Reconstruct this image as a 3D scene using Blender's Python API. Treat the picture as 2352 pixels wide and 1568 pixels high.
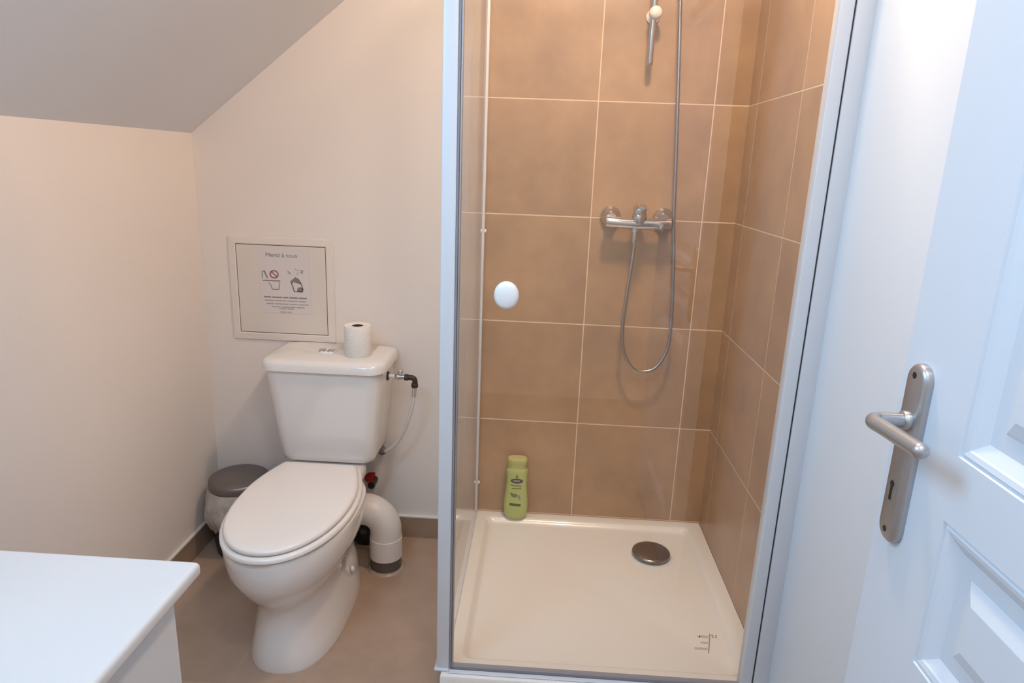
import bpy, bmesh, math, random
from mathutils import Vector, Matrix
random.seed(4)
for o in list(bpy.data.objects): bpy.data.objects.remove(o)
S = bpy.context.scene
COL = S.collection
PI = math.pi

# ---------------------------------------------------------------- camera
def cam_axes(p, r, y):
    cp, sp, cy, sy = math.cos(p), math.sin(p), math.cos(y), math.sin(y)
    f = Vector((sy*cp, cy*cp, -sp)); rt = Vector((cy, -sy, 0)); up = rt.cross(f)
    return rt*math.cos(r)+up*math.sin(r), -rt*math.sin(r)+up*math.cos(r), f
cd = bpy.data.cameras.new('camera'); cam = bpy.data.objects.new('camera', cd); COL.objects.link(cam)
A_, B_, F_ = cam_axes(0.2573, 0.0382, -0.0399)
cam.matrix_world = Matrix(((A_.x, B_.x, -F_.x, 0), (A_.y, B_.y, -F_.y, -2.24), (A_.z, B_.z, -F_.z, 1.364), (0, 0, 0, 1)))
cd.sensor_width = 36; cd.lens = 1542.1/2352*36; cd.clip_start = 0.02
S.camera = cam
# ---------------------------------------------------------------- world, lights, exposure
w = bpy.data.worlds.new('world'); S.world = w; w.use_nodes = True
bg = w.node_tree.nodes['Background']; bg.inputs[0].default_value = (0.86, 0.92, 1.0, 1); bg.inputs[1].default_value = 2.6
S.view_settings.view_transform = 'Standard'; S.view_settings.look = 'None'
S.view_settings.gamma = 1; S.view_settings.use_curve_mapping = False; S.view_settings.exposure = 0.0
def area(name, loc, direction, sx, sy, power, col, shape='RECTANGLE', spread=None):
    l = bpy.data.lights.new(name, 'AREA'); l.shape = shape; l.size = sx; l.size_y = sy; l.energy = power; l.color = col
    if spread: l.spread = spread
    o = bpy.data.objects.new(name, l); COL.objects.link(o); o.location = loc
    o.rotation_euler = Vector(direction).to_track_quat('-Z', 'Y').to_euler(); return o
SLOPE = 0.79; KZ = 1.425; LX = -1.164
sn = Vector((SLOPE, 0, -1)).normalized()          # normal of the sloped ceiling, into the room
wc = Vector((-0.66, -1.60, KZ+SLOPE*(-0.66-LX)))
area('daylight_roof_window', wc - sn*0.10, sn, 0.55, 0.62, 15.5, (0.30, 0.66, 1.0))
area('ceiling_lamp_light', (0.23, -0.76, 2.375), (-0.12, 0.05, -1), 0.16, 0.16, 15.5, (1.0, 0.75, 0.54), 'DISK')

area('front_fill_light', (0.23, -1.95, 2.375), (-0.15, 0.3, -1), 0.16, 0.16, 5.5, (1.0, 0.92, 0.86))  # added fill from the doorway side, lifts the darker lower parts of the room

# ---------------------------------------------------------------- materials
def mat(name, col, rough=0.5, metal=0.0, coat=0.0, spec=0.5, var=0.0, scale=8.0, bump=0.0, bscale=40.0, sss=0.0):
    m = bpy.data.materials.new(name); m.use_nodes = True; nt = m.node_tree; b = nt.nodes['Principled BSDF']
    b.inputs['Base Color'].default_value = (*col, 1); b.inputs['Roughness'].default_value = rough
    b.inputs['Metallic'].default_value = metal; b.inputs['Coat Weight'].default_value = coat
    b.inputs['Specular IOR Level'].default_value = spec; b.inputs['Coat Roughness'].default_value = 0.08
    tc = nt.nodes.new('ShaderNodeTexCoord')
    n = nt.nodes.new('ShaderNodeTexNoise'); n.inputs['Scale'].default_value = scale; n.inputs['Detail'].default_value = 4
    nt.links.new(tc.outputs['Object'], n.inputs['Vector'])
    mx = nt.nodes.new('ShaderNodeMix'); mx.data_type = 'RGBA'
    mx.inputs[6].default_value = (*[c*(1-var) for c in col], 1); mx.inputs[7].default_value = (*[min(1, c*(1+var)) for c in col], 1)
    nt.links.new(n.outputs['Fac'], mx.inputs[0]); nt.links.new(mx.outputs[2], b.inputs['Base Color'])
    if bump:
        n2 = nt.nodes.new('ShaderNodeTexNoise'); n2.inputs['Scale'].default_value = bscale; n2.inputs['Detail'].default_value = 3
        nt.links.new(tc.outputs['Object'], n2.inputs['Vector'])
        bp = nt.nodes.new('ShaderNodeBump'); bp.inputs['Strength'].default_value = bump; bp.inputs['Distance'].default_value = 0.01
        nt.links.new(n2.outputs['Fac'], bp.inputs['Height']); nt.links.new(bp.outputs[0], b.inputs['Normal'])
    return m
def tile_mat(name, axes, offs, size, base, dark, grout, gw=0.0035, rough=0.35, gmix=1.0):
    """axes: two of 'XYZ' in world space; offs/size per axis"""
    m = bpy.data.materials.new(name); m.use_nodes = True; nt = m.node_tree; L = nt.links; b = nt.nodes['Principled BSDF']
    g = nt.nodes.new('ShaderNodeNewGeometry'); sp = nt.nodes.new('ShaderNodeSeparateXYZ'); L.new(g.outputs['Position'], sp.inputs[0])
    def M(op, a, bb=None, c=None):
        n = nt.nodes.new('ShaderNodeMath'); n.operation = op
        for i, v in enumerate((a, bb, c)):
            if v is None: continue
            if isinstance(v, (int, float)): n.inputs[i].default_value = v
            else: L.new(v, n.inputs[i])
        return n.outputs[0]
    ds = []; ids = []
    for ax, of, sz in zip(axes, offs, size):
        u = M('DIVIDE', M('SUBTRACT', sp.outputs[ax], of), sz)
        fr = M('FRACT', u); ids.append(M('FLOOR', u))
        d = M('MULTIPLY', M('MINIMUM', fr, M('SUBTRACT', 1.0, fr)), sz); ds.append(d)
    d = M('MINIMUM', ds[0], ds[1])
    mr = nt.nodes.new('ShaderNodeMapRange'); mr.inputs['From Min'].default_value = gw*0.42; mr.inputs['From Max'].default_value = gw*0.7
    mr.inputs['To Min'].default_value = gmix; mr.inputs['To Max'].default_value = 0; L.new(d, mr.inputs['Value'])
    cid = nt.nodes.new('ShaderNodeCombineXYZ'); L.new(ids[0], cid.inputs[0]); L.new(ids[1], cid.inputs[1])
    wn = nt.nodes.new('ShaderNodeTexWhiteNoise'); L.new(cid.outputs[0], wn.inputs['Vector'])
    add = nt.nodes.new('ShaderNodeVectorMath'); add.operation = 'MULTIPLY_ADD'; L.new(wn.outputs['Color'], add.inputs[0])
    add.inputs[1].default_value = (7, 7, 7); L.new(g.outputs['Position'], add.inputs[2])
    n1 = nt.nodes.new('ShaderNodeTexNoise'); n1.inputs['Scale'].default_value = 4.5; n1.inputs['Detail'].default_value = 6; n1.inputs['Roughness'].default_value = .62
    L.new(add.outputs[0], n1.inputs['Vector'])
    ra = nt.nodes.new('ShaderNodeMapRange'); ra.inputs['From Min'].default_value = .3; ra.inputs['From Max'].default_value = .7; L.new(n1.outputs['Fac'], ra.inputs['Value'])
    mx = nt.nodes.new('ShaderNodeMix'); mx.data_type = 'RGBA'; mx.inputs[6].default_value = (*dark, 1); mx.inputs[7].default_value = (*base, 1); L.new(ra.outputs[0], mx.inputs[0])
    mg = nt.nodes.new('ShaderNodeMix'); mg.data_type = 'RGBA'; L.new(mr.outputs[0], mg.inputs[0]); L.new(mx.outputs[2], mg.inputs[6]); mg.inputs[7].default_value = (*grout, 1)
    L.new(mg.outputs[2], b.inputs['Base Color'])
    rr = M('MULTIPLY_ADD', mr.outputs[0], 0.4, rough); L.new(rr, b.inputs['Roughness'])
    bp = nt.nodes.new('ShaderNodeBump'); bp.inputs['Strength'].default_value = .5; bp.inputs['Distance'].default_value = .002; bp.invert = True
    L.new(mr.outputs[0], bp.inputs['Height']); L.new(bp.outputs[0], b.inputs['Normal'])
    return m
def glass_mat(name, tint, rough=0.0, ior=1.8):
    m = bpy.data.materials.new(name); m.use_nodes = True; nt = m.node_tree; L = nt.links
    nt.nodes.remove(nt.nodes['Principled BSDF']); out = nt.nodes['Material Output']
    t = nt.nodes.new('ShaderNodeBsdfTransparent'); t.inputs[0].default_value = (*tint, 1)
    g = nt.nodes.new('ShaderNodeBsdfGlossy'); g.inputs['Roughness'].default_value = rough; g.inputs['Color'].default_value = (1, 1, 1, 1)
    ge = nt.nodes.new('ShaderNodeNewGeometry'); f = nt.nodes.new('ShaderNodeFresnel'); f.inputs['IOR'].default_value = ior
    # outer faces only reflect; the inner side of the pane passes light straight through
    mul = nt.nodes.new('ShaderNodeMath'); mul.operation = 'MULTIPLY'
    inv = nt.nodes.new('ShaderNodeMath'); inv.operation = 'SUBTRACT'; inv.inputs[0].default_value = 1; L.new(ge.outputs['Backfacing'], inv.inputs[1])
    L.new(f.outputs[0], mul.inputs[0]); L.new(inv.outputs[0], mul.inputs[1])
    mx = nt.nodes.new('ShaderNodeMixShader'); L.new(mul.outputs[0], mx.inputs[0]); L.new(t.outputs[0], mx.inputs[1]); L.new(g.outputs[0], mx.inputs[2])
    L.new(mx.outputs[0], out.inputs['Surface']); return m
def emit_mat(name, col, s):
    m = bpy.data.materials.new(name); m.use_nodes = True; b = m.node_tree.nodes['Principled BSDF']
    b.inputs['Emission Color'].default_value = (*col, 1); b.inputs['Emission Strength'].default_value = s; return m
M = {}
M['wall'] = mat('cream_paint', (.82, .745, .685), .75, var=.03, scale=3, bump=.03, bscale=60)
M['slope'] = mat('ceiling_paint', (.79, .79, .80), .85, var=.02, scale=3)
M['flatceil'] = mat('white_ceiling_paint', (.78, .75, .72), .85, var=.02)
M['whitewall'] = mat('white_wall_paint', (.79, .84, .90), .6, var=.015, scale=3)
TB, TD, TG = (.52, .322, .178), (.37, .226, .125), (.80, .59, .42)
M['tile_back'] = tile_mat('beige_tile_back', 'XZ', (.153, .127), (.36, .36), TB, TD, TG)
M['tile_side'] = tile_mat('beige_tile_side', 'YZ', (-.455, .127), (.36, .36), TB, TD, (.66, .53, .42))
M['tile_floor'] = tile_mat('brown_floor_tile', 'XY', (-.18, -.78), (.6, .78), (.47, .335, .25), (.36, .255, .19), (.50, .37, .28), rough=.3, gmix=.2)
M['plinth'] = mat('brown_plinth_tile', (.36, .25, .18), .35, var=.15, scale=10)
M['silicone'] = mat('white_silicone', (.80, .76, .70), .5)
M['ceramic'] = mat('white_ceramic', (.80, .77, .75), .12, coat=.6, var=.01)
M['seat'] = mat('white_plastic_seat', (.82, .78, .75), .28, coat=.2, var=.01)
M['acrylic'] = mat('white_acrylic', (.86, .82, .78), .25, coat=.3, var=.015, scale=3)
M['alu'] = mat('white_lacquered_profile', (.67, .69, .73), .35, var=.01)
M['alu_grey'] = mat('grey_seal', (.27, .25, .27), .4, var=.05)
M['dark'] = mat('dark_gap', (.03, .03, .04), .6)
M['glass'] = glass_mat('shower_glass', (.965, .97, .96))
M['wglass'] = glass_mat('window_glass', (.98, .98, .98))
M['chrome'] = mat('chrome', (.62, .60, .60), .14, metal=1, var=.05, scale=30)
M['chrome_dark'] = mat('dark_chrome', (.30, .27, .26), .22, metal=1, var=.05, scale=20)
M['chrome_hose'] = mat('steel_hose', (.46, .43, .41), .28, metal=1, var=.25, scale=300)
M['brushed'] = mat('brushed_nickel', (.44, .445, .46), .34, metal=.85, var=.06, scale=60)
M['door'] = mat('white_door_paint', (.65, .71, .79), .38, var=.008, scale=3)
M['black'] = mat('black_plastic', (.012, .012, .014), .4, var=.2)
M['binlid'] = mat('grey_metal_lid', (.20, .175, .17), .35, metal=.6, var=.08, scale=25)
M['bag'] = mat('white_bin_bag', (.44, .40, .37), .45, var=.12, scale=25, bump=.6, bscale=30)
M['pvc'] = mat('pvc_pipe', (.70, .66, .63), .35, var=.03)
M['pvc_grey'] = mat('grey_pvc_socket', (.10, .085, .075), .4, var=.1)
M['ring'] = mat('clear_grey_ring', (.36, .29, .23), .3, var=.2, scale=60)
M['red'] = mat('red_handle', (.30, .006, .012), .35)
M['white_pl'] = mat('white_plastic', (.84, .84, .84), .3)
M['braid'] = mat('white_hose', (.72, .67, .62), .45, var=.05, scale=120)
M['rust'] = mat('dark_brown_fitting', (.055, .03, .026), .45, metal=.3, var=.2)
M['paper'] = mat('tissue_paper', (.86, .82, .77), .9, var=.02, scale=60, bump=.4, bscale=200)
M['core'] = mat('cardboard_core', (.07, .04, .03), .9)
M['sheet'] = mat('printed_sheet', (.71, .65, .63), .6, var=.01)
M['hatch'] = mat('hatch_paint', (.73, .655, .59), .55, var=.02)
M['hatchframe'] = mat('hatch_frame_paint', (.79, .71, .65), .5, var=.02)
M['ink'] = mat('grey_ink', (.25, .21, .21), .7)
M['ink_lt'] = mat('pale_ink', (.42, .36, .35), .7)
M['ink_red'] = mat('red_ink', (.34, .16, .17), .7)
M['green'] = mat('green_bottle', (.50, .56, .18), .35, coat=.2, var=.03)
M['green_cap'] = mat('green_cap', (.56, .53, .20), .4, var=.03)
M['lab_dark'] = mat('label_dark', (.07, .06, .07), .4)
M['lab_green'] = mat('label_green', (.07, .11, .012), .4)
M['lab_olive'] = mat('label_olive', (.20, .20, .06), .4)
M['lab_grey'] = mat('label_grey', (.32, .31, .23), .4)
M['lamp'] = emit_mat('lamp_glow', (1, .75, .5), 3)
M['vanity'] = mat('white_gloss_counter', (.53, .53, .54), .22, coat=.3, var=.01)
M['stick'] = mat('grey_print', (.34, .29, .28), .6)
M['stick_lt'] = mat('pale_print', (.58, .53, .50), .6)

# ---------------------------------------------------------------- mesh helpers (world coordinates)
def new_obj(name, bm, m, parent=None, smooth=True, loc=None, angle=35):
    bmesh.ops.recalc_face_normals(bm, faces=bm.faces)
    if loc is None:
        if parent is not None: loc = Vector(parent.location)
        else:
            xs = [v.co for v in bm.verts]; mn = Vector([min(c[i] for c in xs) for i in range(3)]); mxx = Vector([max(c[i] for c in xs) for i in range(3)])
            loc = Vector(((mn.x+mxx.x)/2, (mn.y+mxx.y)/2, mn.z))
    loc = Vector(loc)
    bmesh.ops.translate(bm, verts=bm.verts, vec=-loc)
    me = bpy.data.meshes.new(name); bm.to_mesh(me); bm.free()
    me.materials.append(m)
    if smooth:
        me.polygons.foreach_set('use_smooth', [True]*len(me.polygons))
        try: me.set_sharp_from_angle(angle=math.radians(angle))
        except Exception: pass
    o = bpy.data.objects.new(name, me); COL.objects.link(o)
    if parent is not None:
        o.parent = parent
        # parent chain offset
        off = Vector(loc); p = parent; tot = Vector((0, 0, 0))
        while p is not None: tot += p.location; p = p.parent
        o.location = off - tot
    else: o.location = loc
    return o
def wloc(o):
    t = Vector((0, 0, 0))
    while o is not None: t += o.location; o = o.parent
    return t
def part(name, bm, m, parent, **k): return new_obj(name, bm, m, parent, loc=wloc(parent), **k)
def empty(name, loc, label=None, cat=None, group=None, kind=None):
    o = bpy.data.objects.new(name, None); COL.objects.link(o); o.location = loc; o.empty_display_size = .05
    return tag(o, label, cat, group, kind)
def tag(o, label=None, cat=None, group=None, kind=None):
    if label: o['label'] = label
    if cat: o['category'] = cat
    if group: o['group'] = group
    if kind: o['kind'] = kind
    return o
def B(*boxes, bevel=0, seg=2, bm=None):
    """boxes (x0,x1,y0,y1,z0,z1)"""
    bm = bm or bmesh.new()
    for x0, x1, y0, y1, z0, z1 in boxes:
        r = bmesh.ops.create_cube(bm, size=1)
        for v in r['verts']:
            v.co = Vector(((x0+x1)/2+v.co.x*(x1-x0), (y0+y1)/2+v.co.y*(y1-y0), (z0+z1)/2+v.co.z*(z1-z0)))
        if bevel:
            es = list({e for v in r['verts'] for e in v.link_edges})
            bmesh.ops.bevel(bm, geom=es, offset=bevel, segments=seg, affect='EDGES', profile=.5)
    return bm
def loft(rings, cap0=True, cap1=True, bm=None, closed=False):
    bm = bm or bmesh.new(); vs = [[bm.verts.new(p) for p in r] for r in rings]; n = len(vs[0])
    rng = range(len(vs) if closed else len(vs)-1)
    for i in rng:
        a, b = vs[i], vs[(i+1) % len(vs)]
        for j in range(n): bm.faces.new((a[j], a[(j+1) % n], b[(j+1) % n], b[j]))
    if not closed:
        if cap0: bm.faces.new(vs[0][::-1])
        if cap1: bm.faces.new(vs[-1])
    return bm
def frame_for(d):
    d = d.normalized(); u = Vector((0, 0, 1)) if abs(d.z) < .9 else Vector((1, 0, 0))
    a = d.cross(u).normalized(); return a, d.cross(a).normalized()
def tube(pts, r, n=20, bm=None, cap=True):
    pts = [Vector(p) for p in pts]; rs = r if isinstance(r, (list, tuple)) else [r]*len(pts)
    rings = []; a = b = None
    for i, p in enumerate(pts):
        d = (pts[min(i+1, len(pts)-1)] - pts[max(i-1, 0)]).normalized()
        if a is None: a, b = frame_for(d)
        else:
            a = (a - d*a.dot(d)).normalized(); b = d.cross(a).normalized()
        rings.append([p + (a*math.cos(2*PI*k/n) + b*math.sin(2*PI*k/n))*rs[i] for k in range(n)])
    return loft(rings, cap, cap, bm)
def lathe(prof, c, axis=(0, 0, 1), n=48, bm=None):
    """prof: (radius, distance along axis)"""
    ax = Vector(axis).normalized(); a, b = frame_for(ax); c = Vector(c)
    return loft([[c + ax*h + (a*math.cos(2*PI*k/n)+b*math.sin(2*PI*k/n))*max(r, 1e-4) for k in range(n)] for r, h in prof], True, True, bm)
def smooth_path(pts, k=8):
    P = [Vector(p) for p in pts]; P = [2*P[0]-P[1]] + P + [2*P[-1]-P[-2]]; out = []
    for i in range(1, len(P)-2):
        for j in range(k):
            t = j/k; p0, p1, p2, p3 = P[i-1], P[i], P[i+1], P[i+2]
            out.append(.5*((2*p1)+(-p0+p2)*t+(2*p0-5*p1+4*p2-p3)*t*t+(-p0+3*p1-3*p2+p3)*t**3))
    out.append(P[-2]); return out
def prism_xz(poly, y0, y1, bm=None):
    """polygon in x,z pulled along y"""
    return loft([[(x, y0, z) for x, z in poly], [(x, y1, z) for x, z in poly]], bm=bm)
def arc(c, r, a0, a1, n=10): return [(c[0]+r*math.cos(a0+(a1-a0)*i/n), c[1]+r*math.sin(a0+(a1-a0)*i/n)) for i in range(n+1)]

# ---------------------------------------------------------------- room shell
RX = .62          # tiled right wall
PX = .608         # painted right wall in front of the shower
FY = -2.14        # front wall (with the doorway), the camera stands in its opening
CZ = 2.45; XF = LX + (CZ-KZ)/SLOPE
DX0, DX1, DH = -.32, .465, 2.06   # doorway
struct = lambda name, bm, m, parent=None, **k: tag(new_obj(name, bm, m, parent, **k), kind='structure')
struct('floor', B((-1.3, 1.3, -3.4, .1, -.1, 0)), M['tile_floor'], smooth=False)
struct('wall_back', B((LX-.1, -.195, 0, .1, -.05, CZ+.1)), M['wall'], smooth=False)
struct('wall_back_tiled', B((-.195, RX+.1, -.002, .1, -.05, CZ+.1)), M['tile_back'], smooth=False)
struct('wall_hall_back', B((-1.3, 1.3, -3.4, -3.3, -.05, 2.5)), M['wall'], smooth=False)
struct('wall_hall_left', B((-1.3, -1.2, -3.3, FY-.1, -.05, 2.5)), M['wall'], smooth=False)
struct('wall_hall_right', B((1.2, 1.3, -3.3, FY-.1, -.05, 2.5)), M['wall'], smooth=False)
struct('wall_left', B((LX-.1, LX, FY-.1, .1, -.05, KZ+.03)), M['wall'], smooth=False)
struct('wall_right_tiled', B((RX, RX+.1, -.79, .05, -.05, CZ+.1)), M['tile_side'], smooth=False)
struct('wall_right', B((PX, RX+.1, FY-.1, -.80, -.05, CZ+.1), bevel=.012, seg=4), M['whitewall'])
struct('wall_front', B((LX-.1, DX0, FY-.1, FY, -.05, CZ+.1), (DX1+.03, RX+.1, FY-.1, FY, -.05, CZ+.1), (DX0, DX1+.03, FY-.1, FY, DH, CZ+.1)), M['whitewall'], smooth=False)
# sloped ceiling with the opening of the roof window
def slope_box(x0, x1, y0, y1, t=.10, bm=None, lift=0.0):
    bm = bm or bmesh.new(); P = []
    z = lambda x: KZ+SLOPE*(x-LX)
    for k in (lift, t+lift):
        P += [bm.verts.new(Vector((x, y, z(x))) - sn*k) for x, y in ((x0, y0), (x1, y0), (x1, y1), (x0, y1))]
    for f in ((0, 1, 2, 3), (7, 6, 5, 4), (0, 4, 5, 1), (1, 5, 6, 2), (2, 6, 7, 3), (3, 7, 4, 0)): bm.faces.new([P[i] for i in f])
    return bm
wx0, wx1, wy0, wy1 = wc.x-.22, wc.x+.22, wc.y-.31, wc.y+.31
bm = bmesh.new()
for a in ((LX-.05, wx0, FY-.1, .05), (wx1, XF+.02, FY-.1, .05), (wx0, wx1, FY-.1, wy0), (wx0, wx1, wy1, .05)): slope_box(*a, bm=bm)
struct('ceiling_slope', bm, M['slope'], smooth=False)
struct('ceiling', B((XF, RX+.1, FY-.1, .05, CZ, CZ+.1)), M['flatceil'], smooth=False)
win = empty('window_1', wc, kind='structure')
bm = bmesh.new(); e = .035
for a in ((wx0, wx1, wy0, wy0+e), (wx0, wx1, wy1-e, wy1), (wx0, wx0+e*.8, wy0+e, wy1-e), (wx1-e*.8, wx1, wy0+e, wy1-e)): slope_box(*a, t=.05, bm=bm, lift=.03)
part('window_frame', bm, M['alu'], win, smooth=False)
part('window_pane', slope_box(wx0+e*.8, wx1-e*.8, wy0+e, wy1-e, t=.006, lift=.055), M['wglass'], win, smooth=False)
# baseboards
struct('baseboard_back', B((LX, -.20, -.010, .0, 0, .080), bevel=.001, seg=1), M['plinth'], smooth=False)
struct('baseboard_left', B((LX, LX+.010, -2.1, -.011, 0, .080), bevel=.001, seg=1), M['plinth'], smooth=False)
struct('trim_1', B((LX+.005, -.20, -.012, .0, .080, .090), bevel=.003, seg=3), M['silicone'])
struct('trim_2', B((LX, LX+.012, -2.1, -.012, .080, .090), bevel=.003, seg=3), M['silicone'])
# door lining of the opening behind the camera
struct('trim_3', B((DX0-.02, DX0+.012, FY-.11, FY+.012, 0, DH), (DX1+.018, DX1+.05, FY-.11, FY+.012, 0, DH), (DX0-.02, DX1+.05, FY-.11, FY+.012, DH-.012, DH+.03)), M['door'], smooth=False)

# ---------------------------------------------------------------- open panelled door on the right
DF = .47; DT = .04; DE = -1.395; DHY = -2.10
door = tag(empty('door_1', (DF+.02, (DE+DHY)/2, 0)), 'white panelled door standing open along the right wall', 'door', kind='structure')
ys = [DE, -1.530, -1.965, DHY]; zs = [.012, .20, .735, .803, .992, 1.070, 1.90, 2.03]
panels = {(1, 1), (1, 3), (1, 5)}
prof = [(0, 0), (.002, .003), (.004, .003), (.006, .001), (.012, .0025), (.014, .0045), (.0265, .0125), (.046, .0125), (.050, .010), (.066, .004)]
bm = bmesh.new()
def quad(pts): bm.faces.new([bm.verts.new(p) for p in pts])
for side, xs_ in ((1, DF), (-1, DF+DT)):
    for i in range(3):
        for j in range(7):
            y0, y1, z0, z1 = ys[i], ys[i+1], zs[j], zs[j+1]
            if (i, j) in panels:
                rs = [[(xs_+side*h, y0-d, z0+d), (xs_+side*h, y1+d, z0+d), (xs_+side*h, y1+d, z1-d), (xs_+side*h, y0-d, z1-d)] for d, h in prof]
                for a, b in zip(rs[:-1], rs[1:]):
                    for k in range(4): quad([a[k], a[(k+1) % 4], b[(k+1) % 4], b[k]])
                quad(rs[-1])
            else: quad([(xs_, y0, z0), (xs_, y1, z0), (xs_, y1, z1), (xs_, y0, z1)])
for (ya, yb) in ((DE, DE), (DHY, DHY)):
    for j in range(7): quad([(DF, ya, zs[j]), (DF+DT, ya, zs[j]), (DF+DT, ya, zs[j+1]), (DF, ya, zs[j+1])])
for z in (zs[0], zs[-1]):
    for i in range(3): quad([(DF, ys[i], z), (DF, ys[i+1], z), (DF+DT, ys[i+1], z), (DF+DT, ys[i], z)])
bmesh.ops.remove_doubles(bm, verts=bm.verts, dist=1e-5)
part('door_leaf', bm, M['door'], door, smooth=False)
# handle set
py, pz0, pz1, pw = -1.4405, .912, 1.150, .0215
def stadium_x(x, grow=0.0, n=14):
    r = pw+grow
    pts = [(py + r*math.cos(a), pz1-pw + r*math.sin(a)) for a in [PI*i/n for i in range(n+1)]]
    pts += [(py + r*math.cos(a), pz0+pw + r*math.sin(a)) for a in [PI+PI*i/n for i in range(n+1)]]
    return [(x, a, b) for a, b in pts]
bm = loft([stadium_x(DF+.0005), stadium_x(DF-.006), stadium_x(DF-.0085, -.001), stadium_x(DF-.0105, -.0032), stadium_x(DF-.0115, -.006)])
handle = part('door_handle', bm, M['brushed'], door, angle=50)
tag(handle, 'brushed nickel lever handle on long backplate')
bm = lathe([(.0125, 0), (.0125, .006), (.0095, .008)], (DF-.011, -1.441, 1.077), (-1, 0, 0), 32)
path = [(DF-.012, -1.441, 1.077), (DF-.035, -1.441, 1.0775), (DF-.047, -1.442, 1.0775), (DF-.054, -1.447, 1.078), (DF-.0575, -1.456, 1.078), (DF-.056, -1.475, 1.079), (DF-.054, -1.510, 1.080), (DF-.0525, -1.536, 1.0810), (DF-.052, -1.546, 1.0813), (DF-.052, -1.5555, 1.0816)]
tube(smooth_path(path, 6), [.0092]*(len(smooth_path(path, 6))-6)+[.0091, .0087, .0081, .0071, .0055, .0028], 24, bm)
lv = part('lever', bm, M['brushed'], handle, angle=60)
bm = bmesh.new()
kh = [(py+.004+.0045*math.cos(a), .990+.0045*math.sin(a)) for a in [(-55+290*i/12)*PI/180 for i in range(13)]]
kh += [(py+.004-.0028, .968), (py+.004+.0028, .968)]
loft([[(DF-.0112, a, b) for a, b in kh], [(DF-.0118, a, b) for a, b in kh]], bm=bm)
part('keyhole', bm, M['black'], handle, smooth=False)
for sz in (1.135, .928):
    part('screw_hole', lathe([(.0042, 0), (.0042, .0005)], (DF-.0113, py+.002, sz), (-1, 0, 0), 16), M['black'], handle, smooth=False)

# ---------------------------------------------------------------- shower tray
TX0, TX1, TY0, TY1, TZ = -.205, RX, -.842, -.002, .125
def rrect(x0, x1, y0, y1, r, z, n=6):
    out = []
    for cx, cy, a0 in ((x1-r, y1-r, 0), (x0+r, y1-r, PI/2), (x0+r, y0+r, PI), (x1-r, y0+r, 3*PI/2)):
        out += [(cx+r*math.cos(a0+PI/2*i/n), cy+r*math.sin(a0+PI/2*i/n), z) for i in range(n+1)]
    return out
tray = empty('shower_tray', ((TX0+TX1)/2, (TY0+TY1)/2, 0), 'square white shower tray on the floor inside the glass cabin', 'shower tray')
g = lambda d, z, r=.004: rrect(TX0+d, TX1-d, TY0+d, TY1-d, max(r, .002), z)
def inner(d, z, r): return rrect(TX0+.010+d, TX1-.012-d, TY0+.035+d, TY1-.004-d, r, z)
bm = loft([g(0, 0.0), g(0, TZ-.006, .006), g(.002, TZ-.001, .008), g(.006, TZ, .01), inner(.034, TZ, .02), inner(.038, TZ-.0015, .02), inner(.044, TZ-.008, .022), inner(.052, TZ-.016, .026), inner(.058, TZ-.018, .028)], True, True)
part('basin', bm, M['acrylic'], tray, angle=50)
dc = Vector((.414, -.212, TZ-.018))
part('drain_seat', lathe([(.072, -.001), (.072, .0008), (.064, .0016), (.05, .0005)], dc, n=56), M['white_pl'], tray)
bm = lathe([(.050, 0), (.052, .008), (.0625, .0095), (.0640, .013), (.0625, .0175), (.056, .0202), (.03, .0215), (.001, .0217)], dc, n=64)
SHEAR = lambda bm: [setattr(v.co, 'x', v.co.x + (v.co.y+.592)*.27) for v in bm.verts]
tag(part('drain_cover', bm, M['chrome_dark'], tray, angle=60), 'round dark chrome drain cover')
mk = bmesh.new(); z = TZ-.0178
B((.5215, .5245, -.672, -.592, z, z+.0004), bm=mk)
mark = part('printed_mark', (SHEAR(mk), mk)[1], M['stick'], tray, smooth=False)
mk = bmesh.new()
B((.494, .5195, -.610, -.601, z, z+.0003), (.499, .5195, -.634, -.627, z, z+.0003), (.484, .5195, -.660, -.651, z, z+.0003), (.488, .497, -.610, -.603, z, z+.0003), bm=mk)
part('printed_lines', (SHEAR(mk), mk)[1], M['stick_lt'], tray, smooth=False)
mk = bmesh.new()
B((.5275, .5325, -.601, -.595, z, z+.0004), (.530, .5345, -.608, -.603, z, z+.0004), (.538, .5425, -.601, -.596, z, z+.0004), (.5385, .5435, -.608, -.603, z, z+.0004), bm=mk)
part('printed_digits', (SHEAR(mk), mk)[1], M['stick'], tray, smooth=False)

# ---------------------------------------------------------------- shower enclosure
EY = -.815; EZ = 2.02
enc = empty('shower_enclosure', (.19, -.41, TZ), 'glass shower cabin with white profiles standing on the white tray', 'shower enclosure')
bm = B((-.216, -.1845, EY-.006, EY+.022, TZ+.006, EZ), bevel=.003, seg=3)
part('corner_post', bm, M['alu'], enc, angle=50)
bm = B((-.1843, -.1795, EY-.004, EY+.018, TZ+.001, EZ), bevel=.001, seg=1)
tag(part('post_seal', bm, M['alu_grey'], enc, smooth=False), 'dark grey vertical seal')
bm = B((-.1793, -.1750, EY-.002, EY+.012, TZ+.001, EZ), bevel=.001, seg=1)
part('door_edge_profile', bm, M['brushed'], enc, smooth=False)
bm = B((-.221, -.184, EY-.012, EY+.024, TZ+.0005, TZ+.007), bevel=.002, seg=2)
part('post_foot', bm, M['alu'], enc)
part('side_glass', B((-.2015, -.1965, EY+.020, -.016, TZ+.004, EZ-.01)), M['glass'], enc, smooth=False)
part('side_wall_profile', B((-.206, -.1925, -.030, -.0025, TZ+.001, EZ), bevel=.002, seg=2), M['alu'], enc)
part('side_bottom_rail', B((-.206, -.192, EY+.024, -.032, TZ+.0005, TZ+.008), bevel=.002, seg=2), M['alu'], enc)
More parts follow.
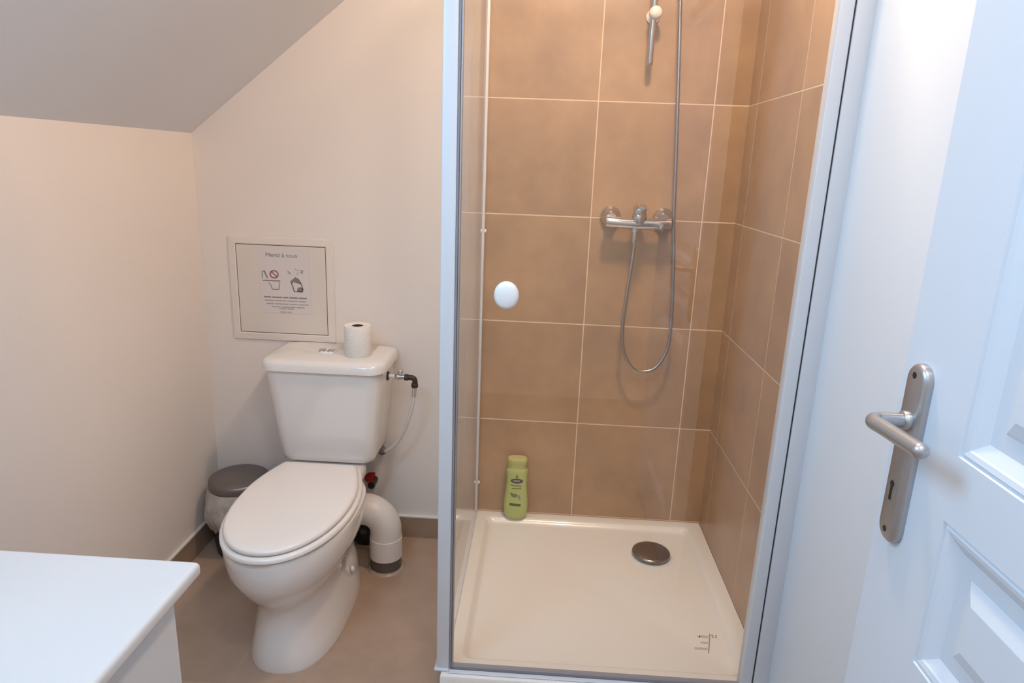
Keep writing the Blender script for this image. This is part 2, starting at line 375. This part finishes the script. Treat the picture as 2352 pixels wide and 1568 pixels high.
for zz in (1.15, .245):
    part('screw_cap', lathe([(.006, 0), (.006, .004), (.004, .006)], (-.1925, -.018, zz), (1, 0, 0), 16), M['white_pl'], enc)
part('door_glass', B((-.175, .545, EY+.001, EY+.006, TZ+.012, EZ-.02)), M['glass'], enc, smooth=False)
part('bottom_rail', B((-.175, .553, EY-.003, EY+.011, TZ+.001, TZ+.013), bevel=.001, seg=1), M['alu_grey'], enc, smooth=False)
part('bottom_strip', B((-.184, .553, EY-.016, EY-.004, TZ+.0005, TZ+.004), bevel=.001, seg=1), M['alu'], enc, smooth=False)
part('door_stile', B((.5400, .5675, EY-.008, EY+.022, TZ+.002, EZ), bevel=.003, seg=3), M['alu'], enc)
tag(part('stile_gap', B((.5676, .5712, EY-.003, EY+.018, TZ+.002, EZ)), M['dark'], enc, smooth=False), 'thin dark gasket line')
part('wall_profile', B((.5713, PX+.004, EY-.006, EY+.022, TZ+.002, EZ), bevel=.003, seg=3), M['alu'], enc)
part('top_rail', B((-.1845, .5675, EY-.006, EY+.02, EZ, EZ+.03), bevel=.002), M['alu'], enc)
kb = lathe([(.012, 0), (.012, .004), (.021, .006), (.0255, .010), (.027, .016), (.0245, .0225), (.019, .026), (.008, .0275), (.001, .0278)], (-.072, EY+.001, 1.094), (0, -1, 0), 40)
for v in kb.verts: v.co.z = 1.094+(v.co.z-1.094)*1.13
tag(part('door_knob', kb, M['white_pl'], enc, angle=60), 'round white plastic door knob')

# ---------------------------------------------------------------- shower mixer, rail, hose, hand shower
mx = empty('shower_mixer', (.298, -.002, 1.16), 'chrome wall mixer tap with lever on beige shower tiles', 'shower mixer')
for x in (.216, .386):
    part('wall_flange', lathe([(.0335, 0), (.034, .006), (.030, .016), (.021, .024), (.016, .030), (.0145, .045)], (x, -.002, 1.213), (0, -1, 0), 40), M['chrome'], mx, angle=60)
bm = tube([(.194, -.062, 1.200), (.198, -.062, 1.200), (.206, -.062, 1.200), (.25, -.062, 1.198), (.30, -.063, 1.197), (.35, -.062, 1.198), (.394, -.062, 1.200), (.402, -.062, 1.200), (.406, -.062, 1.200)], [.010, .0175, .0190, .0175, .0195, .0175, .0190, .0175, .010], 28)
lathe([(.0225, -.004), (.0235, .01), (.0225, .022), (.020, .026)], (.302, -.063, 1.205), (0, -.1, 1), 32, bm)
lathe([(.0125, 0), (.0125, .014), (.0095, .016), (.0095, .026)], (.293, -.062, 1.184), (0, 0, -1), 24, bm)
part('mixer_body', bm, M['chrome'], mx, angle=50)
bm = lathe([(.0215, 0), (.022, .012), (.020, .022), (.014, .028), (.004, .030)], (.302, -.066, 1.229), (0, -.1, 1), 32)
rings = []
for t in range(9):
    u = t/8; c = Vector((.302-.004*u, -.070-.075*u, 1.248+.012*u-.010*u*u)); wdt = .013-.003*u; th = .008-.003*u
    rings.append([c+Vector((wdt*math.cos(a), 0, th*math.sin(a))) for a in [2*PI*k/16 for k in range(16)]])
loft(rings, bm=bm)
part('mixer_lever', bm, M['chrome'], mx, angle=50)
bm = lathe([(.010, 0), (.0105, .004), (.008, .008), (.001, .009)], (.372, -.079, 1.190), (0, -1, 0), 20)
part('side_cap', bm, M['chrome'], mx)
hose_pts = [(.293, -.062, 1.160), (.293, -.063, 1.13), (.288, -.066, 1.05), (.280, -.068, .95), (.277, -.068, .86), (.286, -.066, .78), (.318, -.064, .722), (.355, -.062, .708), (.398, -.060, .724), (.430, -.056, .782), (.437, -.053, .86), (.433, -.051, .97), (.424, -.050, 1.10), (.414, -.050, 1.20), (.405, -.050, 1.35), (.392, -.050, 1.55), (.374, -.050, 1.80), (.360, -.052, 1.95), (.335, -.075, 2.03), (.318, -.10, 2.04)]
hp = smooth_path(hose_pts, 14); hr = [.0052+.0007*(i % 2) for i in range(len(hp))]
hose = new_obj('shower_hose', tube(hp, hr, 14), M['chrome_hose'], angle=60)
tag(hose, 'flexible steel shower hose hanging in a long loop below the mixer', 'shower hose')
part('hose_nut', tube([(.293, -.062, 1.176), (.293, -.0625, 1.150), (.292, -.063, 1.135)], [.0095, .0095, .007], 20), M['chrome'], hose)
rail = empty('shower_rail', (.296, -.002, 1.67), 'vertical chrome shower rail on the back tiles above the mixer', 'shower rail')
part('rail_bar', tube([(.296, -.050, z) for z in (1.668, 1.671, 1.676, 2.30)], [.006, .0085, .0095, .0095], 20), M['chrome'], rail, angle=60)
bm = lathe([(.0200, .0), (.0200, .006), (.011, .012), (.011, .036), (.0165, .040), (.0195, .052), (.0185, .066), (.013, .073), (.001, .075)], (.300, -.002, 1.812), (0, -1, 0), 28)
tag(part('rail_bracket', bm, M['silicone'], rail, angle=50), 'pale round wall bracket')
part('rail_bracket', lathe([(.0200, .0), (.0200, .006), (.011, .012), (.011, .050)], (.296, -.002, 2.27), (0, -1, 0), 28), M['chrome'], rail, angle=50)
part('slider', tube([(.296, -.050, 2.03), (.296, -.050, 2.08)], .017, 20), M['white_pl'], rail, angle=50)
hs = new_obj('hand_shower', tube(smooth_path([(.300, -.075, 2.0), (.300, -.095, 2.08), (.300, -.13, 2.17), (.300, -.15, 2.2)], 6), .013, 16), M['chrome'])
tag(hs, 'chrome hand shower held above the shower rail bracket', 'hand shower')
part('spray_head', lathe([(.012, 0), (.035, .01), (.045, .022), (.045, .03), (.04, .033)], (.300, -.14, 2.215), (0, -.75, -.65), 32), M['chrome'], hs)

# ---------------------------------------------------------------- shampoo bottle
bt = empty('shampoo_bottle', (-.052, -.037, TZ), 'light green shampoo bottle standing on the back rim of the shower tray', 'bottle')
def sup(cx, cy, a, b, z, p=2.6, n=40):
    out = []
    for k in range(n):
        t = 2*PI*k/n; c, s = math.cos(t), math.sin(t)
        out.append((cx+a*math.copysign(abs(c)**(2/p), c), cy+b*math.copysign(abs(s)**(2/p), s), z))
    return out
bx, by = -.052, -.036
bprof = [(0, .026, .017), (.003, .033, .021), (.012, .0395, .0235), (.03, .0425, .0245), (.055, .0435, .0245), (.085, .0415, .024), (.115, .0385, .023), (.14, .037, .0225), (.165, .0375, .0225), (.185, .0385, .0225), (.1905, .038, .022), (.194, .034, .020), (.197, .0335, .0195)]
part('bottle_body', loft([sup(bx, by, a, b, TZ+h) for h, a, b in bprof]), M['green'], bt, angle=50)
part('bottle_cap', loft([sup(bx, by, a, b, TZ+h) for h, a, b in [(.197, .0325, .0185), (.200, .0335, .019), (.214, .034, .0195), (.216, .0355, .0205), (.228, .0355, .0205), (.232, .0345, .0198), (.235, .031, .0175)]]), M['green_cap'], bt, angle=40)
def front_y(x, h):
    for (h0, a0, b0), (h1, a1, b1) in zip(bprof[:-1], bprof[1:]):
        if h0 <= h <= h1:
            t = (h-h0)/(h1-h0); a = a0+(a1-a0)*t; b = b0+(b1-b0)*t; u = min(.98, abs((x-bx)/a)); return by-b*(1-u**2.6)**(1/2.6)
    return by-.022
def decal(poly, name, m):
    """polygon (x offset, height) wrapped on the bottle's front"""
    bm = bmesh.new(); bm.faces.new([bm.verts.new((x, h, 0)) for x, h in poly])
    bmesh.ops.triangulate(bm, faces=bm.faces)
    for _ in range(2): bmesh.ops.subdivide_edges(bm, edges=[e for e in bm.edges if e.calc_length() > .002], cuts=2, use_grid_fill=True)
    bmesh.ops.triangulate(bm, faces=bm.faces)
    for v in bm.verts: v.co = Vector((bx+v.co.x, front_y(bx+v.co.x, v.co.y)-.0005, TZ+v.co.y))
    return part(name, bm, m, bt, smooth=False)
ell = lambda cx, ch, a, b, n=28: [(cx+a*math.cos(2*PI*k/n), ch+b*math.sin(2*PI*k/n)) for k in range(n)]
decal(ell(.001, .153, .0225, .0095), 'emblem', M['lab_dark'])
decal([(-.012, .1555), (-.010, .1505), (.012, .1505), (.013, .1555), (0, .158)], 'emblem_script', M['lab_grey']).location.y -= .0005
decal([(-.003, .165), (.004, .165), (.0055, .172), (.001, .178), (-.003, .173)], 'emblem_leaf', M['lab_olive'])
decal([(-.021, .1335), (.018, .1315), (.018, .136), (-.021, .138)], 'text_line', M['lab_olive'])
decal([(-.016, .1215), (.018, .1235), (.018, .1265), (-.016, .1245)], 'text_line', M['lab_olive'])
decal([(-.021, .105), (-.016, .1075), (-.008, .103), (.0, .104), (.006, .098), (.002, .090), (-.006, .0885), (-.014, .092), (-.019, .098)], 'leaf_picture', M['lab_olive'])
decal([(.004, .100), (.013, .099), (.016, .091), (.018, .081), (.013, .080), (.007, .088)], 'fruit_picture', M['lab_grey'])
decal([(-.022, .067), (.018, .0645), (.018, .055), (-.022, .0565)], 'label_band', M['lab_green'])

# ---------------------------------------------------------------- toilet
TC = -.672
wc_ = empty('toilet', (TC, -.42, 0), 'white ceramic close-coupled toilet with closed lid beside the shower', 'toilet')
def egg(xc, yc, W, rf, rb, z, p=2.3, pb=None, n=64):
    out = []
    for k in range(n):
        t = 2*PI*k/n; s, c = math.sin(t), math.cos(t); q = p if c > 0 else (pb or p)
        out.append((xc+W*math.copysign(abs(s)**(2/q), s), yc-(rf if c > 0 else rb)*math.copysign(abs(c)**(2/q), c), z))
    return out
secs = [  # z, yc, W, front, back, p, pb, x shift
    (.000, -.48, .127, .252, .255, 2.5, 3.2), (.010, -.48, .129, .253, .255, 2.5, 3.2), (.05, -.47, .122, .257, .25, 2.35, 3.2), (.10, -.45, .116, .270, .23, 2.25, 3.2),
    (.145, -.44, .108, .272, .21, 2.2, 3.0), (.18, -.46, .107, .252, .22, 2.15, 3.0), (.205, -.47, .116, .262, .22, 2.1, 2.8), (.235, -.49, .135, .272, .23, 2.05, 2.6), (.27, -.50, .153, .285, .23, 2.05, 2.6),
    (.30, -.51, .167, .290, .24, 2.05, 2.6), (.335, -.51, .174, .294, .25, 2.05, 2.6), (.365, -.51, .1765, .296, .25, 2.05, 2.8), (.378, -.51, .1755, .294, .248, 2.05, 2.8), (.384, -.51, .160, .280, .242, 2.05, 2.8)]
rings = [egg(TC+.006*(1-z/.384), yc, W, f, b, z, p, pb) for z, yc, W, f, b, p, pb in secs]
bm = loft(rings)
B((TC-.015-.128, TC-.015+.128, -.33, -.16, .318, .3725), bevel=.018, seg=4, bm=bm)      # shelf that carries the cistern
B((TC-.015-.075, TC-.015+.075, -.30, -.09, .10, .33), bevel=.03, seg=4, bm=bm)
bowl = part('bowl', bm, M['ceramic'], wc_, angle=60)
def seat_outline(z, g=0.0, hy=-.283):
    pts = []; W = .171+g; rf = .292+g; yc = -.52; n = 40
    for k in range(n+1):
        t = -PI/2+PI*k/n; s, c = math.sin(t), math.cos(t); p = 2.08
        pts.append((TC+W*math.copysign(abs(s)**(2/p), s), yc-rf*abs(c)**(2/p), z))
    hw = .128+g; top = hy+g
    side = []
    for k in range(1, 14):
        u = k/13; y = yc+(top-.012-yc)*u; x = W+(hw-W)*(1-math.cos(u*PI/2))**1.15
        side.append((x, y))
    corner = [(hw-.003, top-.005), (hw-.010, top)]
    right = side+corner
    pts += [(TC-.006*(i/len(right))+x, y, z) for i, (x, y) in enumerate(right)]
    pts += [(TC-.006*(i/len(right))-x, y, z) for i, (x, y) in reversed(list(enumerate(right)))]
    return pts
part('seat', loft([seat_outline(.3845, -.012), seat_outline(.386, -.003), seat_outline(.390, .003), seat_outline(.3975, .003), seat_outline(.4015, -.001), seat_outline(.4025, -.008)]), M['seat'], wc_, angle=50)
part('lid', loft([seat_outline(.4036, -.016), seat_outline(.4050, -.010), seat_outline(.408, -.007), seat_outline(.414, -.007), seat_outline(.4185, -.011), seat_outline(.4205, -.018), seat_outline(.4215, -.040), seat_outline(.4222, -.085)]), M['seat'], wc_, angle=50)
CX = -.687
def crr(hw, y0, y1, r, z, rb=.01):
    out = []
    for cx, cy, rr, a0 in ((CX+hw-rb, y1-rb, rb, 0), (CX-hw+rb, y1-rb, rb, PI/2), (CX-hw+r, y0+r, r, PI), (CX+hw-r, y0+r, r, 3*PI/2)):
        out += [(cx+rr*math.cos(a0+PI/2*i/8), cy+rr*math.sin(a0+PI/2*i/8), z) for i in range(9)]
    return out
cz = [(.376, .135, -.185, .03), (.378, .147, -.196, .035), (.385, .156, -.203, .04), (.40, .160, -.207, .042), (.50, .171, -.214, .045), (.60, .182, -.221, .047), (.66, .189, -.225, .048), (.690, .191, -.227, .048), (.6975, .190, -.226, .048)]
part('cistern', loft([crr(hw, y0, -.012, r, z) for z, hw, y0, r in cz]), M['ceramic'], wc_, angle=50)
lz = [(.6990, .188, -.222, .05), (.6995, .200, -.236, .055), (.702, .2035, -.240, .056), (.722, .2030, -.2395, .056), (.730, .199, -.235, .055), (.7345, .192, -.228, .053), (.7375, .176, -.212, .05), (.7395, .14, -.18, .045)]
part('cistern_lid', loft([crr(hw, y0, -.008, r, z, .012) for z, hw, y0, r in lz]), M['ceramic'], wc_, angle=55)
bm = loft([sup(-.700, -.115, a, b, .7385+h, 2.2) for h, a, b in ((0, .030, .024), (.003, .030, .024), (.0045, .028, .022))])
part('flush_button_ring', bm, M['white_pl'], wc_)
bm = loft([sup(-.7155, -.115, a*.5, b, .7425+h, 2.2) for h, a, b in ((0, .025, .019), (.0025, .024, .018), (.0035, .018, .014))])
tag(part('flush_button', bm, M['chrome'], wc_), 'chrome half of the flush button')
bm = loft([sup(-.6865, -.115, a*.5, b, .7425+h, 2.2) for h, a, b in ((0, .025, .019), (.0025, .024, .018), (.0035, .018, .014))])
part('flush_button', bm, M['chrome'], wc_)
part('bolt_cap', lathe([(.009, 0), (.009, .003), (.005, .007), (.001, .008)], (TC+.121, -.40, .115), (1, 0, .2), 16), M['white_pl'], wc_)

# toilet roll
rl = empty('toilet_roll', (-.590, -.135, .7395), 'white toilet paper roll standing on the cistern lid', 'toilet roll')
part('paper', lathe([(.0185, .001), (.042, .0), (.0435, .002), (.0435, .098), (.0425, .100), (.020, .0995), (.0185, .098), (.0185, .03)], (-.590, -.135, .7397), n=48), M['paper'], rl, angle=50)
part('cardboard_core', lathe([(.0001, .028), (.0183, .028), (.0183, .0985), (.0168, .0985), (.0168, .030), (.0001, .030)], (-.590, -.135, .7397), n=32), M['core'], rl, angle=50)

# ---------------------------------------------------------------- water connection at the cistern
ws = empty('water_connection', (-.47, -.11, .36), 'white water hose with angle valve at the right side of the cistern', 'water hose')
part('gasket', lathe([(.015, 0), (.015, .005), (.010, .006)], (-.4985, -.115, .665), (1, 0, 0), 20), M['rust'], ws)
part('inlet_pipe', tube([(-.494, -.115, .665), (-.462, -.115, .664)], .0065, 16), M['white_pl'], ws)
bm = lathe([(.009, 0), (.010, .003), (.010, .017), (.008, .024), (.008, .032)], (-.472, -.115, .664), (1, 0, 0), 20)
lathe([(.0055, 0), (.0055, .008), (.010, .009), (.010, .020), (.008, .022)], (-.455, -.115, .669), (0, -.2, 1), 8, bm)
part('valve_body', bm, M['chrome'], ws, angle=40)
bm = lathe([(.007, 0), (.0115, .001), (.0115, .013), (.008, .015)], (-.441, -.115, .663), (1, 0, 0), 8)
tube(smooth_path([(-.428, -.115, .663), (-.414, -.115, .662), (-.407, -.115, .657), (-.405, -.115, .648), (-.406, -.115, .636)], 4), .0090, 16, bm)
lathe([(.0095, 0), (.0115, .002), (.0115, .014), (.009, .016)], (-.406, -.115, .644), (0, 0, -1), 8, bm)
part('elbow', bm, M['rust'], ws, angle=40)
part('hose_ferrule', tube([(-.406, -.115, .632), (-.407, -.115, .620), (-.409, -.114, .596)], [.0085, .0078, .0072], 16), M['chrome'], ws)
part('flexible_hose', tube(smooth_path([(-.4085, -.114, .604), (-.413, -.112, .57), (-.424, -.106, .525), (-.441, -.098, .477), (-.463, -.088, .430), (-.487, -.078, .395), (-.512, -.068, .372), (-.530, -.060, .362)], 6), .0062, 16), M['braid'], ws)
part('wall_fitting', tube([(-.519, -.064, .367), (-.530, -.058, .360), (-.538, -.046, .356), (-.542, -.025, .352), (-.543, -.001, .350)], [.007, .010, .0115, .010, .010], 16), M['brushed'], ws)

# waste pipe
wp = empty('waste_pipe', (-.488, -.215, 0), 'fat white waste pipe bending from the toilet down to the floor', 'pipe')
PXc, PYc, PR = -.488, -.205, .0550
pth = [(-.665, -.195, .214), (-.62, -.198, .216), (-.575, -.200, .215)]
for i in range(0, 13):
    a = PI/2*i/12; pth.append((-.560+.072*math.sin(a), -.202-.003*i/12, .215-.072*(1-math.cos(a))))
pth += [(PXc, PYc, .12), (PXc, PYc, .118), (PXc, PYc, .046)]
rr = [PR-.002]*(len(pth)-3)+[PR-.002, PR, PR]
part('pipe', tube(pth, rr, 40), M['pvc'], wp, angle=40)
tag(part('socket', tube([(PXc, PYc, .0), (PXc, PYc, .046)], PR-.003, 40), M['pvc_grey'], wp, angle=40), 'dark grey socket at the foot')
part('floor_ring', lathe([(PR+.010, 0), (PR+.008, .003), (PR+.002, .006), (PR-.003, .006), (PR-.003, 0)], (PXc, PYc, 0.0), n=40), M['ring'], wp, angle=40)
# red stop valve on the wall
sv = empty('stop_valve', (-.565, 0, .27), 'small stop valve with a red handle on the wall above the waste pipe', 'valve')
part('valve_body', tube([(-.576, -.002, .226), (-.576, -.055, .226)], .013, 16), M['black'], sv)
bm = bmesh.new()
prism_xz([(-0.599, 0.257), (-0.593, 0.271), (-0.580, 0.279), (-0.560, 0.280), (-0.560, 0.268), (-0.567, 0.255), (-0.570, 0.241), (-0.585, 0.239), (-0.596, 0.246)], -.052, -.062, bm)
bmesh.ops.bevel(bm, geom=list(bm.edges), offset=.002, segments=2, affect='EDGES')
tag(part('valve_handle', bm, M['red'], sv), 'red handle')
part('valve_stem', tube([(-.577, -.046, .226), (-.577, -.054, .248)], .008, 12), M['black'], sv)
# dark bag between toilet and pipe
bm = bmesh.new(); bmesh.ops.create_icosphere(bm, subdivisions=4, radius=1)
from mathutils import noise
for v in bm.verts:
    k = 1+.22*noise.noise(v.co*2.2)+.10*noise.noise(v.co*6)
    v.co = Vector((-.592+v.co.x*.062*k, -.060+v.co.y*.036*k, max(.001, .052+v.co.z*.060*k)))
tag(new_obj('black_bag', bm, M['black']), 'crumpled black bag on the floor behind the white waste pipe', 'bag')

# ---------------------------------------------------------------- waste bin
bn = empty('waste_bin', (-1.020, -.138, 0), 'small round bin with grey lid and plastic bag in the left corner', 'bin')
bc = (-1.020, -.138, 0)
part('bin_body', lathe([(.080, .001), (.088, .004), (.094, .05), (.097, .235), (.097, .240)], bc, n=40), M['black'], bn)
rings = []
for i in range(15):
    u = i/14; z = .248-.160*u; r0 = .1030+.022*math.sin(u*PI*.8)-.020*u*u; ring = []
    for k in range(96):
        a = 2*PI*k/96; f = noise.noise(Vector((math.cos(a)*2.2, math.sin(a)*2.2, u*1.6)))*.016+noise.noise(Vector((math.cos(a)*7, math.sin(a)*7, u*2.5)))*.010
        r = min(r0+f*min(1, u*3+.1), .136); zz = z+(noise.noise(Vector((math.cos(a)*1.7, math.sin(a)*1.7, 5)))*.05*u)
        ring.append((bc[0]+r*math.cos(a), bc[1]+r*math.sin(a), zz))
    rings.append(ring)
inn = [[(bc[0]+(x-bc[0])*.985, bc[1]+(y-bc[1])*.985, z) for x, y, z in r] for r in reversed(rings)]
tag(part('bin_bag', loft(rings+inn, closed=True), M['bag'], bn), 'whitish crumpled plastic bag around the rim')
part('bin_lid', lathe([(.098, .244), (.1005, .246), (.1015, .250), (.1015, .266), (.099, .274), (.093, .279), (.06, .2815), (.001, .2820)], bc, n=56), M['binlid'], bn, angle=60)

# ---------------------------------------------------------------- inspection hatch and notice
ht = empty('access_hatch', (-.88, 0, .75), 'square cream inspection hatch on the wall above the toilet', 'hatch')
hx0, hx1, hz0, hz1 = -1.066, -.704, .738, 1.098
bm = bmesh.new(); fw = .026
rs = []
for d, yy in ((0, -.001), (.002, -.006), (fw-.003, -.0075), (fw, -.006), (fw, -.0005)):
    rs.append([(hx0+d, yy, hz0+d), (hx1-d, yy, hz0+d), (hx1-d, yy, hz1-d), (hx0+d, yy, hz1-d)])
loft(rs, closed=True, bm=bm)
part('hatch_frame', bm, M['hatchframe'], ht, smooth=False)
g = .0022
part('hatch_panel', B((hx0+fw+g, hx1-fw-g, -.0065, -.002, hz0+fw+g, hz1-fw-g), bevel=.001, seg=1), M['hatch'], ht, smooth=False)
part('hatch_gap', B((hx0+fw-.001, hx1-fw+.001, -.0016, -.0004, hz0+fw-.001, hz1-fw+.001)), M['rust'], ht, smooth=False)
# sheet corners from the photo: x -.965..-.79, z .83..1.055
nt_ = empty('paper_notice', (-.878, -.0066, .83), 'printed paper notice with toilet and bin drawings taped on the hatch', 'sign')
part('sheet', B((-.962, -.786, -.0075, -.0067, .838, 1.060)), M['sheet'], nt_, smooth=False)
sx = lambda px: -.962+(px-90)/1000*.176*1.0      # sheet drawing coordinates, from a 1176 wide crop
sz_ = lambda py: 1.060-(py-70)/1370*.222
def flat(polys, name, m, y=-.0076):
    bm = bmesh.new()
    for P in polys: loft([[(sx(a), y, sz_(b)) for a, b in P], [(sx(a), y-.0003, sz_(b)) for a, b in P]], bm=bm)
    return part(name, bm, m, nt_, smooth=False)
def seg(x0, y0, x1, y1, w=22):
    dx, dy = x1-x0, y1-y0; L = math.hypot(dx, dy); nx, ny = -dy/L*w/2, dx/L*w/2
    return [(x0+nx, y0+ny), (x1+nx, y1+ny), (x1-nx, y1-ny), (x0-nx, y0-ny)]
def text(s, name, m, x, z, size, width=None, y=-.0079, parent=nt_):
    c = bpy.data.curves.new(name, 'FONT'); c.body = s; c.size = size; c.extrude = .0002; c.align_x = 'CENTER'; c.resolution_u = 3
    o = bpy.data.objects.new(name, c); COL.objects.link(o); bpy.context.view_layer.update()
    dg = bpy.context.evaluated_depsgraph_get(); me = bpy.data.meshes.new_from_object(o.evaluated_get(dg)); bpy.data.objects.remove(o)
    wd = max(v.co.x for v in me.vertices)-min(v.co.x for v in me.vertices); k = (width/wd) if width else 1
    for v in me.vertices: v.co = Vector((x+v.co.x*k, y-v.co.z, z+v.co.y))
    me.materials.clear(); me.materials.append(m)
    for v in me.vertices: v.co -= wloc(parent)
    n = bpy.data.objects.new(name, me); COL.objects.link(n); n.parent = parent; return n
text('Merci à tous', 'notice_title', M['ink'], sx(545), sz_(240), .019, .108)
ringp = lambda cx, cy, R, r, n=28: [[(cx+R*math.cos(2*PI*k/n), cy+R*math.sin(2*PI*k/n)), (cx+R*math.cos(2*PI*(k+1)/n), cy+R*math.sin(2*PI*(k+1)/n)), (cx+r*math.cos(2*PI*(k+1)/n), cy+r*math.sin(2*PI*(k+1)/n)), (cx+r*math.cos(2*PI*k/n), cy+r*math.sin(2*PI*k/n))] for k in range(n)]
flat(ringp(385, 610, 92, 62)+[seg(335, 560, 440, 660, 26)], 'prohibition_sign', M['ink_red'])
flat([seg(190, 540, 250, 690, 26), seg(150, 560, 150, 700, 14), seg(150, 560, 200, 540, 14), seg(150, 748, 500, 748, 24), seg(265, 790, 320, 860, 14), seg(485, 780, 465, 920, 14), seg(320, 860, 330, 925, 14), seg(330, 930, 470, 930, 20)], 'toilet_drawing', M['ink'])
flat([[(690, 755), (800, 650), (870, 690), (900, 740), (900, 800), (860, 790), (760, 760), (725, 800)], seg(720, 780, 770, 960, 24), seg(900, 760, 945, 920, 22), seg(760, 962, 940, 962, 20), [(825, 965), (830, 900), (870, 860), (925, 870), (950, 910), (940, 965)]], 'bin_drawing', M['ink'])
flat([seg(655, 535, 710, 590, 34), seg(920, 570, 950, 500, 44), seg(780, 470, 860, 510, 12), seg(860, 510, 930, 500, 12), seg(830, 600, 860, 550, 12)], 'rubbish_drawing', M['ink_lt'])
words = [(160, 300), (318, 520), (535, 640), (660, 830), (850, 1010)]
flat([seg(a, 1100, b, 1100, 26) for a, b in words], 'notice_text', M['ink'])
for yy, ws_ in ((1172, [(170, 360), (380, 600), (620, 830), (850, 990)]), (1242, [(200, 350), (370, 640), (660, 820), (840, 1040)]), (1306, [(300, 480), (500, 780), (800, 960)]), (1345, [(450, 600), (620, 740)]), (1415, [(470, 600), (620, 700)])):
    flat([seg(a, yy, b, yy, 22) for a, b in ws_], 'notice_text', M['ink_lt'])

# ---------------------------------------------------------------- vanity unit
vn = empty('vanity_cabinet', (-.82, -1.78, 0), 'white cabinet with glossy white worktop at the left wall', 'cabinet')
part('worktop', B((LX+.002, -.465, -2.13, -1.413, .778, .8005), bevel=.008, seg=5), M['vanity'], vn, angle=40)
part('cabinet_body', B((LX+.02, -.502, -2.12, -1.455, .06, .777), bevel=.002, seg=2), M['vanity'], vn, smooth=False)
part('cabinet_door', B((-.5015, -.484, -1.785, -1.458, .075, .768), bevel=.002, seg=2), M['vanity'], vn, smooth=False)
part('cabinet_door', B((-.5015, -.484, -2.118, -1.79, .075, .768), bevel=.002, seg=2), M['vanity'], vn, smooth=False)
part('plinth', B((LX+.02, -.53, -2.11, -1.475, .0, .0595)), M['vanity'], vn, smooth=False)

# ---------------------------------------------------------------- ceiling lamp and the added fill lamp's fixture (above the frame)
for ly, txt in ((-.76, 'round ceiling lamp directly above the shower cabin'), (-1.95, 'unseen round fill lamp added on the ceiling beside the doorway, behind the camera')):
    cl = empty('ceiling_lamp', (.24, ly, 2.45), txt, 'ceiling lamp')
    part('lamp_base', lathe([(.095, 0), (.095, -.02), (.08, -.024)], (.24, ly, 2.4495), n=40), M['white_pl'], cl)
    part('lamp_diffuser', lathe([(.085, -.024), (.084, -.04), (.07, -.055), (.035, -.062), (.001, -.064)], (.24, ly, 2.4495), n=40), M['lamp'], cl)
